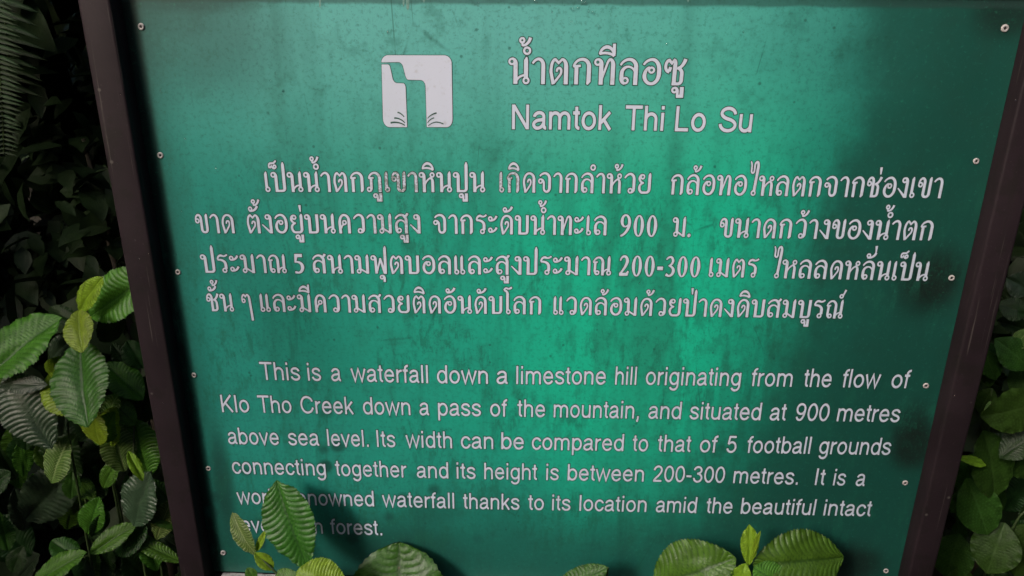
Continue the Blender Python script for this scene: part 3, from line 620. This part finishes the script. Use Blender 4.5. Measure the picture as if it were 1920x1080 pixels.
def get_leaf(kind, var):
    if (kind, var) not in LM:
        p = [dict(curl=.22, fold=.30, shape=.90), dict(curl=.38, fold=.12, shape=1.0), dict(curl=.10, fold=.45, shape=.85, twist=.25), dict(curl=.30, fold=-.10, shape=.78), dict(curl=.20, fold=.16, shape=1.15), dict(curl=.32, fold=.05, shape=1.7, depth=.009, serr=.022, blunt=True, ang=.62), dict(curl=.28, fold=.16, shape=.92, depth=.007, serr=.006)][var]
        LM[(kind, var)] = leaf_mesh('leaf', M_leaf[kind], seed=var*7+1, nv=[15, 16, 14, 17, 16, 22, 9][var], **p)
    return LM[(kind, var)]
def place_leaf(parent, base, tip, width, kind='mid', var=0, face=None, roll=0.0, name='leaf', label=None):
    """base, tip world points; width metres; face = direction the upper surface looks at"""
    d = tip-base; L = d.length; y = d/L
    f = face if face is not None else (CAM-(base+tip)*.5).normalized()+Vector((0, 0, .35))
    z = (f - y*f.dot(y)).normalized(); x = y.cross(z)
    if roll: q = Matrix.Rotation(roll, 3, y); x = q @ x; z = q @ z
    o = new_obj(name, get_leaf(kind, 6 if kind == 'smooth' else var), parent)
    sx = width*(1.0 if var == 5 else 1.10)
    M = Matrix(((x.x*sx, y.x*L, z.x*(L*.55+sx*.45), base.x), (x.y*sx, y.y*L, z.y*(L*.55+sx*.45), base.y), (x.z*sx, y.z*L, z.z*(L*.55+sx*.45), base.z), (0, 0, 0, 1)))
    o.matrix_world = Matrix.Translation(parent.location).inverted() @ M if parent else M
    o.matrix_parent_inverse = Matrix()
    if label: o['label'] = label
    return o
def pxw(px, Y): return px/1500*(Y-CAM.y)*1.03      # width of px photograph pixels at depth Y
def stem_part(parent, pts, r0, r1, name='stem', mat=None):
    # Catmull-Rom through pts
    P = list(pts)
    for _ in range(3):
        Q = [P[0]]
        for a, b in zip(P, P[1:]): Q += [a.lerp(b, .25), a.lerp(b, .75)]
        P = Q+[P[-1]]
    out = P; n = len(out)
    out = [p-parent.location for p in out]
    v, f = tube_geo(out, [r0+(r1-r0)*i/(n-1) for i in range(n)], 7)
    return new_obj(name, mesh_from(name, v, f, mat or M_stem, True), parent)
def plant(label, root, leaves, stems, cat='plant', name='leafy_plant', group=None):
    e = empty(name, root); tag(e, label, cat, group)
    for L in leaves:
        bx, by_, bY, tx, ty, tY, w, kind, var = L[:9]; kw = L[9] if len(L) > 9 else {}
        place_leaf(e, at(bx, by_, bY), at(tx, ty, tY), pxw(w, (bY+tY)/2), kind, var, **kw)
    for S in stems: stem_part(e, [root]+[at(*p) for p in S] if len(S[0]) == 3 and S[0][0] is not None else S, .0028, .0014)
    return e
def F3(x, y, z): return Vector((x, y, z)).normalized()
FRONT = F3(-.25, -1, .55)
# tall plant left of the post
rootA = Vector((at(150, 700, .16).x, .18, 0))
EA = plant('broad leafed plant with lime young leaves growing left of the sign post', rootA, [
 (118, 597, .10, -42, 706, .02, 112, 'mid', 2, dict(face=F3(-.5, -1, .9))),
 (172, 592, .12, 268, 512, .10, 96, 'mid', 0, dict(face=F3(-.3, -1, .5))),
 (150, 584, .10, 166, 530, .06, 44, 'lime', 1, dict(face=F3(-.2, -1, .3))),
 (148, 582, .08, 146, 654, .02, 60, 'lime', 0, dict(face=F3(0, -1, .6))),
 (152, 640, .08, 146, 792, -.03, 122, 'deep', 0, dict(face=F3(-.1, -1, .7))),
 (140, 630, .14, 84, 676, .14, 46, 'grey', 0),
 (112, 668, .12, 84, 715, .12, 36, 'lime', 1),
 (92, 702, .06, 142, 778, .00, 76, 'lime', 2, dict(face=F3(-.3, -1, .8))),
 (176, 758, .04, 168, 842, .02, 64, 'lime', 1, dict(face=F3(-.2, -1, .2))),
 (198, 742, .12, 252, 790, .10, 46, 'mid', 1),
 (186, 590, .16, 232, 640, .18, 60, 'dark', 1),
], [[(150, 600, .10), (150, 585, .10)], [(178, 700, .12), (176, 758, .06)]])
rootB = Vector((at(110, 900, .15).x, .16, 0))
EB = plant('drooping plant with silvery wet leaves at the lower left edge', rootB, [
 (14, 700, .06, 76, 842, .00, 108, 'grey', 3, dict(face=F3(-.3, -1, 1.3))),
 (2, 722, .04, 68, 716, .02, 40, 'grey', 1, dict(face=F3(-.2, -1, .9))),
 (130, 822, .06, 84, 908, .03, 66, 'pale', 0, dict(face=F3(-.2, -1, .4))),
 (142, 812, .10, 78, 926, .09, 98, 'dark', 1),
 (152, 862, .14, 30, 992, .12, 104, 'grey', 0, dict(face=F3(.2, -1, .2))),
 (44, 812, .12, 32, 880, .12, 50, 'dark', 0),
 (206, 815, .14, 136, 868, .12, 46, 'dark', 3),
 (150, 860, .16, 205, 905, .18, 60, 'dark', 2),
 (-10, 830, .16, 30, 900, .16, 60, 'dark', 2),
], [[(128, 822, .07), (128, 790, .08)], [(150, 860, .14), (130, 822, .1)]])
rootC = Vector((at(250, 950, .12).x, .12, 0))
EC = plant('bushy plant with serrated hanging leaves tight against the left post', rootC, [
 (252, 785, .12, 268, 902, .08, 84, 'mid', 3, dict(face=F3(.1, -1, .6))),
 (222, 858, .08, 184, 922, .06, 36, 'mid', 1),
 (240, 846, .07, 268, 902, .05, 24, 'lime', 2),
 (284, 884, .08, 236, 992, .05, 92, 'grey', 0, dict(face=F3(-.1, -1, .8))),
 (322, 938, .09, 284, 1022, .07, 50, 'pale', 3),
 (258, 984, .08, 166, 1036, .04, 46, 'mid', 2, dict(face=F3(-.3, -1, 1.2))),
 (164, 1036, .03, 46, 1094, .00, 60, 'mid', 0, dict(face=F3(-.3, -1, 1.4))),
 (236, 1006, .09, 334, 1048, .07, 34, 'mid', 1, dict(face=F3(.1, -1, 1.4))),
 (196, 960, .14, 150, 1010, .14, 60, 'dark', 0),
 (230, 1040, .12, 290, 1100, .12, 70, 'dark', 1),
 (210, 1030, .12, 170, 1090, .12, 60, 'dark', 3),
 (268, 690, .16, 240, 640, .16, 50, 'dark', 0), (280, 700, .16, 262, 800, .16, 60, 'dark', 2),
], [[(252, 985, .09), (250, 850, .09), (252, 785, .12)], [(290, 960, .1), (284, 884, .08)]])
def fillers(e, n, x0, x1, y0, y1, Y0, Y1, seed, kinds=('dark', 'dark', 'dark', 'grey', 'mid')):
    r = random.Random(seed)
    for _ in range(n):
        x = r.uniform(x0, x1); y = r.uniform(y0, y1); Y = r.uniform(Y0, Y1); a = r.uniform(-2.6, -.5); L = r.uniform(55, 105)
        place_leaf(e, at(x, y, Y), at(x+math.cos(a)*L, y-math.sin(a)*L, Y-r.uniform(0, .04)), pxw(L*r.uniform(.5, .8), Y), r.choice(kinds), r.randrange(5), face=(CAM-at(x, y, Y)).normalized()+Vector((r.uniform(-.5, .5), 0, r.uniform(.1, .9))))
fillers(EB, 16, -30, 210, 740, 1060, .15, .30, 3); fillers(EC, 14, 150, 330, 700, 1060, .14, .26, 4); fillers(EC, 13, 60, 300, 880, 1070, .07, .13, 17, ['deep', 'deep', 'dark', 'mid']); fillers(EB, 8, -20, 190, 860, 1070, .08, .14, 23, ['deep', 'dark', 'dark']); fillers(EA, 5, 10, 230, 560, 720, .2, .34, 8); fillers(EA, 12, 10, 250, 640, 840, .07, .15, 21, ['mid', 'mid', 'lime', 'pale', 'dark'])
# sprigs in front of the panel
rootD = Vector((at(530, 1200, -.05).x, -.05, 0))
plant('large upright serrated leaf with small pale side leaves over the lower left text', rootD, [
 (578, 1066, -.085, 510, 912, -.060, 112, 'deep', 4, dict(face=F3(-.1, -1, .55))),
 (480, 1040, -.075, 426, 974, -.07, 44, 'pale', 1, dict(face=F3(-.3, -1, .5))),
 (480, 1034, -.070, 499, 994, -.065, 16, 'lime', 2),
 (512, 1068, -.08, 478, 1036, -.08, 30, 'lime', 2),
 (556, 1072, -.10, 646, 1104, -.12, 92, 'lime', 3, dict(face=F3(-.1, -1, 1.2))),
 (560, 1076, -.09, 510, 1110, -.11, 70, 'mid', 1, dict(face=F3(-.1, -1, 1.2))),
 (478, 1090, -.08, 466, 1068, -.08, 26, 'mid', 1),
], [[(545, 1110, -.085), (520, 1075, -.085), (478, 1036, -.075)], [(560, 1110, -.09), (578, 1062, -.085)]])
rootE = Vector((at(740, 1300, -.07).x, -.07, 0))
plant('big round dark leaf rising from the bottom edge in front of the sign', rootE, [
 (752, 1276, -.095, 734, 1056, -.070, 240, 'deep', 5, dict(face=F3(-.05, -1, .7))),
 (760, 1200, -.09, 860, 1130, -.08, 110, 'dark', 0),
], [[(752, 1260, -.08), (748, 1195, -.085)]])
rootF = Vector((at(1110, 1250, -.06).x, -.06, 0))
plant('single small leaf tip poking up at the bottom middle of the sign', rootF, [
 (1140, 1064, -.07, 1015, 1122, -.08, 58, 'deep', 3, dict(face=F3(-.1, -1, 1.3))),
], [[(1130, 1160, -.065), (1140, 1064, -.07)]])
rootG = Vector((at(1400, 1250, -.06).x, -.06, 0))
plant('sprig of two veined leaves and a lime bud below the lower right text', rootG, [
 (1380, 1046, -.075, 1222, 1104, -.085, 142, 'mid', 1, dict(face=F3(-.15, -1, .75))),
 (1410, 1058, -.075, 1596, 1048, -.080, 128, 'mid', 1, dict(face=F3(.05, -1, .75))),
 (1403, 1060, -.080, 1408, 990, -.075, 38, 'lime', 4, dict(face=F3(0, -1, .3))),
 (1398, 1056, -.085, 1382, 1104, -.10, 42, 'lime', 1, dict(face=F3(0, -1, .9))),
 (1412, 1064, -.085, 1492, 1114, -.11, 74, 'mid', 3, dict(face=F3(0, -1, 1.2))),
 (1406, 1050, -.077, 1426, 996, -.078, 12, 'lime', 2),
], [[(1400, 1140, -.075), (1400, 1060, -.08)]])
# right side
rootH = Vector((at(1880, 900, .16).x, .17, 0))
EH = plant('shaded glossy plant with big rounded leaves right of the sign post', rootH, [
 (1950, 752, .08, 1862, 792, .05, 96, 'smooth', 0, dict(face=F3(.5, -1, .2))),
 (1862, 728, .14, 1832, 776, .14, 40, 'smooth', 0), (1856, 752, .10, 1862, 796, .08, 24, 'pale', 0),
 (1842, 806, .12, 1888, 944, .08, 92, 'smooth', 0, dict(face=F3(.1, -1, .5))),
 (1848, 872, .09, 1808, 856, .07, 20, 'lime', 3),
 (1830, 912, .12, 1778, 962, .12, 36, 'smooth', 0), (1812, 896, .12, 1862, 1014, .08, 84, 'smooth', 0),
 (1884, 980, .12, 1850, 1076, .08, 92, 'smooth', 0), (1930, 980, .12, 1900, 1090, .1, 90, 'smooth', 0),
 (1900, 820, .14, 1960, 900, .12, 90, 'smooth', 0), (1800, 1000, .18, 1770, 1090, .16, 80, 'smooth', 0),
 (1930, 690, .2, 1880, 640, .2, 60, 'smooth', 0), (1960, 800, .10, 1880, 850, .08, 60, 'dark', 1),
 (1825, 850, .18, 1800, 940, .16, 60, 'smooth', 0),
], [[(1890, 990, .12), (1940, 940, .12)], [(1880, 1080, .13), (1850, 870, .12), (1860, 728, .14)]])
fillers(EH, 18, 1780, 1960, 600, 1060, .16, .30, 6, ['smooth', 'smooth', 'dark', 'dark'])
rootI = Vector((at(1960, 700, .3).x, .30, 0))
plant('sprig of small pale crinkled leaves beyond the right post', rootI, [
 (1903, 648, .22, 1892, 684, .20, 26, 'pale', 0), (1903, 650, .22, 1922, 624, .20, 28, 'pale', 1), (1912, 640, .22, 1935, 650, .2, 24, 'pale', 2),
 (1925, 590, .26, 1884, 570, .26, 44, 'dark', 1), (1930, 545, .3, 1890, 520, .3, 50, 'grey', 2), (1930, 620, .3, 1880, 600, .28, 40, 'dark', 0),
 (1930, 700, .3, 1890, 690, .3, 50, 'dark', 3),
], [[(1940, 700, .25), (1906, 650, .22)]])

# ------------------------------------------------------------------ fern fronds, upper left
M_fern = mat_leaf('fern_green', (.014, .032, .010), (.03, .06, .02), .15, .55, .25)
def pinna_mesh():
    V = []; F = []; A = []; n = 12
    for i in range(n+1):
        t = i/n; h = .09*(1-t**2.2)*(1 if t > .02 else .7)*(1+.10*math.sin(t*60)); z = -.22*t*t
        for s_ in (-1, -.5, 0, .5, 1): V.append(Vector((t, h*s_, z-.03*abs(s_)))); A.append(1-abs(s_))
    for i in range(n):
        for j in range(4): a = i*5+j; F.append((a, a+5, a+6, a+1))
    me = mesh_from('pinna', V, F, M_fern, True); at_ = me.attributes.new('vein', 'FLOAT', 'POINT'); at_.data.foreach_set('value', [max(0, a*1.2-.4) for a in A]); return me
pm = pinna_mesh()
def frond(label, pts, length_px, n, name='fern_frond', droop=.2, shrink=.6):
    """pts: (px, py, Y) along the rachis from its root side"""
    P = [at(*p) for p in pts]; e = empty(name, P[0]); tag(e, label, 'fern')
    stem_part(e, P, .0022, .0010, 'rachis', M_stem)
    for i in range(n):
        t = i/(n-1)*(len(P)-1); k = min(int(t), len(P)-2); p = P[k].lerp(P[k+1], t-k); d = (P[k+1]-P[k]).normalized()
        tt = i/(n-1)
        for sg in (1, -1):
            o = new_obj('pinna', pm, e); L = pxw(length_px, p.y)*(1-shrink*abs(tt-.45)**1.6*1.6)*rnd.uniform(.9, 1.08)
            x = (Vector((sg, -.25+rnd.uniform(-.15, .15), -.05)) + d*droop*.6 + Vector((0, 0, rnd.uniform(-.06, .02)))).normalized()
            z = Vector((0, -1, .9+rnd.uniform(-.25, .25))); z = (z-x*z.dot(x)).normalized(); y = z.cross(x)
            M = Matrix(((x.x*L, y.x*L, z.x*L, p.x), (x.y*L, y.y*L, z.y*L, p.y), (x.z*L, y.z*L, z.z*L, p.z), (0, 0, 0, 1)))
            o.matrix_world = Matrix.Translation(e.location).inverted() @ M
    return e
frond('hanging fern frond with crowded narrow leaflets at the top left edge', [(-26, -130, .10), (-14, -20, .07), (-4, 90, .05), (4, 190, .06), (8, 285, .09)], 44, 44)
frond('dim fern frond with widely spaced thin leaflets behind the hanging frond', [(0, -90, .34), (8, 0, .32), (12, 90, .33), (20, 160, .36)], 70, 13, shrink=.3)

# ------------------------------------------------------------------ ground, undergrowth, trees
def mat_ground():
    s = NT('leaf_litter_soil'); co = s.obj(); a = s.noise(co, 3, 6, .6); b = s.noise(co, 40, 5, .7)
    c = s.mix(s.ramp(a, .35, .65), (.016, .012, .008), (.024, .019, .012)); c = s.mix(s.math('MULTIPLY', s.ramp(b, .5, .7), .6), c, (.016, .022, .010))
    s.set(Base_Color=c, Roughness=.9); s.bump(b, .8, .02); return s.m
V = []; F = []; xs = [-120, -60, -30, -15]+[i*.5-8 for i in range(33)]+[15, 30, 60, 120]
for y in xs:
    for x in xs: V.append(Vector((x, y, .04*noise.noise(Vector((x*.7, y*.7, 0))) if abs(x) < 9 and abs(y) < 9 else 0)))
n = len(xs)
for j in range(n-1):
    for i in range(n-1): a = j*n+i; F.append((a, a+1, a+n+1, a+n))
g = new_obj('ground', mesh_from('ground', V, F, mat_ground(), True)); g['kind'] = 'structure'

def mat_foliage(name, col):
    s = NT(name); co = s.obj(); n1 = s.noise(co, 9, 3, .6)
    c = s.mix(s.ramp(n1, .35, .7), col, tuple(x*.45 for x in col)); s.set(Base_Color=c, Roughness=.55); s.b.inputs['Specular IOR Level'].default_value = .3; s.bump(s.noise(co, 70, 3, .6), .4, .004); return s.m
M_bg = mat_foliage('forest_leaf', (.030, .060, .020)); M_bark = mat_simple('bark', (.045, .036, .026), .85, 30, .6, bump=.8)
def leafcloud(name, n, place, size, mat, parent=None, seed=1, nseg=3):
    r = random.Random(seed); V = []; F = []
    for _ in range(n):
        p = place(r); L = size*r.uniform(.6, 1.3); w = L*r.uniform(.22, .32)
        y = Vector((r.uniform(-1, 1), r.uniform(-1, .4), r.uniform(-1.1, .35))).normalized()
        z = Vector((r.uniform(-.6, .6), r.uniform(-1, .3), 1)); z = (z-y*z.dot(y)).normalized(); x = y.cross(z)
        b0 = len(V)
        V.append(p)
        for t, k in ((.28, .85), (.6, .95), (.85, .45)):
            c = p+y*L*t-z*L*.25*t*t
            V += [c-x*w*k+z*w*.25, c, c+x*w*k+z*w*.25]
        V.append(p+y*L-z*L*.25)
        F += [(b0, b0+1, b0+2), (b0, b0+2, b0+3)]
        for q in (1, 4): F += [(b0+q, b0+q+3, b0+q+4, b0+q+1), (b0+q+1, b0+q+4, b0+q+5, b0+q+2)]
        F += [(b0+7, b0+10, b0+8), (b0+8, b0+10, b0+9)]
    o = new_obj(name, mesh_from(name, V, F, mat, True), parent); return o
def gauss(r, c, s): return Vector([c[i]+r.gauss(0, s[i]) for i in range(3)])
M_shrub = mat_foliage('shrub_leaf', (.022, .046, .015))
# two shrubs one can make out behind the left post, one behind the right
for lab, c, sd, nn, sz in (('dim leafy shrub in the shade just beyond the left post', at(150, 330, .46), 3, 360, .075), ('shadowy shrub far left under the hanging fern', at(20, 420, .52), 5, 360, .075),
                           ('dark shrub in deep shade beyond the right post', at(1960, 640, .5), 9, 360, .075)):
    e = empty('shrub', Vector((c.x, c.y, 0))); tag(e, lab, 'shrub')
    o = leafcloud('foliage', nn, lambda r, c=c: Vector((r.gauss(0, .20), abs(r.gauss(0, .10)), c.z+r.gauss(-.05, .26))), sz, M_shrub, e, sd)
    vv, ff = tube_geo([Vector((0, .05, 0)), Vector((.03, .06, c.z*.5)), Vector((-.02, .07, c.z*1.05))], [.014, .010, .004], 7)
    new_obj('trunk', mesh_from('trunk', vv, ff, M_bark, True), e)
o = leafcloud('undergrowth', 9000, lambda r: Vector((r.uniform(-3.5, 3.5), r.uniform(.35, 3.2) if r.random() < .75 else r.uniform(1.2, 2.2), r.uniform(.0, 1.25))), .12, M_bg, None, 11); tag(o, kind='stuff')
# unseen thickets to the sides; the left one added to shade the background
for lab, sx, sd in (('dense thicket left of the shrubs, unseen, added to shade the background', -1, 31), ('dense thicket right of the glossy plant', 1, 32)):
    e = empty('thicket', (sx*1.75, .35, 0)); tag(e, lab, 'thicket')
    leafcloud('foliage', 3200, lambda r: Vector((sx*r.uniform(-.38, .8), r.uniform(-.35, .55), r.uniform(0, 2.0))), .12, M_bg, e, sd)
    vv, ff = tube_geo([Vector((0, 0, 0)), Vector((.05, .05, .9)), Vector((-.02, .02, 1.7))], [.03, .02, .008], 7)
    new_obj('trunk', mesh_from('trunk', vv, ff, M_bark, True), e)
# trees: behind the sign with overhanging crowns, at the sides, and across the clearing
TREES = [(-1.9, 1.9, 'leaning forest tree behind the left side of the sign'), (.4, 2.6, 'forest tree standing straight behind the sign'), (2.2, 2.0, 'forest tree behind the right post'),
         (-3.4, 3.6, 'far forest tree to the left behind the shrubs'), (3.6, 3.9, 'far forest tree to the right behind the sign'), (-.9, 4.6, 'deep forest tree seen past the left post')]
for i, (x, y, lab) in enumerate(TREES):
    e = empty('forest_tree', (x, y, 0)); tag(e, lab, 'tree', 'trees behind the sign')
    r = random.Random(40+i); h = r.uniform(4.5, 6)
    pts = [Vector((r.gauss(0, .05)*k, r.gauss(0, .05)*k, h*k/6)) for k in range(7)]
    vv, ff = tube_geo(pts, [.13-.016*k for k in range(7)], 12)
    for b in range(7):
        k = r.uniform(2.2, 5.5); p = pts[int(k)]; a = r.uniform(0, 6.3); q = p+Vector((math.cos(a), math.sin(a)-.4, .5))*r.uniform(.8, 1.5)
        tube_geo([p, p.lerp(q, .5)+Vector((0, 0, .08)), q], [.05, .03, .012], 7, vv, ff)
    new_obj('trunk', mesh_from('trunk', vv, ff, M_bark, True), e)
    leafcloud('crown', 3000, lambda r2: Vector((r2.gauss(0, 1.0), r2.gauss(-.35, .75), 3.1+r2.gauss(0, .62)+.15*r2.random())), .26, M_bg, e, 60+i)
# unseen leaf layer overhead, added to keep light off the background
o = leafcloud('shade_canopy', 9000, lambda r: Vector((r.uniform(-3.6, 3.6), r.uniform(.26, 3.4), r.uniform(1.78, 2.5))), .22, M_bg, None, 77); tag(o, kind='stuff')
o = leafcloud('far_wood', 5000, lambda r: Vector((r.uniform(-7, 7), r.uniform(4.5, 7.5), r.uniform(.0, 3.4))), .4, M_bg, None, 78); tag(o, kind='stuff')
def edge_pt(r):
    while True:
        a = r.uniform(-1.9, 1.9); q = r.uniform(3.2, 4.6); z = r.uniform(0, 1)**.8*3.5
        if abs(a+.70) < .20 and z > 1.7: continue        # gap cut to let the sun reach the sign
        return Vector((math.sin(a)*q, -math.cos(a)*q*.9-.2, z))
V = []; F = []
for j in range(7):
    for i in range(33):
        a = R_(-112+224*i/32); q = 7.5+j*1.1+.5*noise.noise(Vector((i*.5, j*.7, 2))); V.append(Vector((math.sin(a)*q, math.cos(a)*q, -.05+5.2*(j/6)**1.1+.5*noise.noise(Vector((i*.4, j*.5, 7)))*(j > 0))))
for j in range(6):
    for i in range(32): a = j*33+i; F.append((a, a+1, a+34, a+33))
hb = new_obj('wooded_hillside', mesh_from('wooded_hillside', V, F, M_bg, True)); hb['kind'] = 'structure'
# unseen forest ring behind the camera, added to block low sky light
o = leafcloud('unseen_forest_ring', 11000, lambda r: edge_pt(r), .34, M_bg, None, 91); tag(o, kind='stuff')
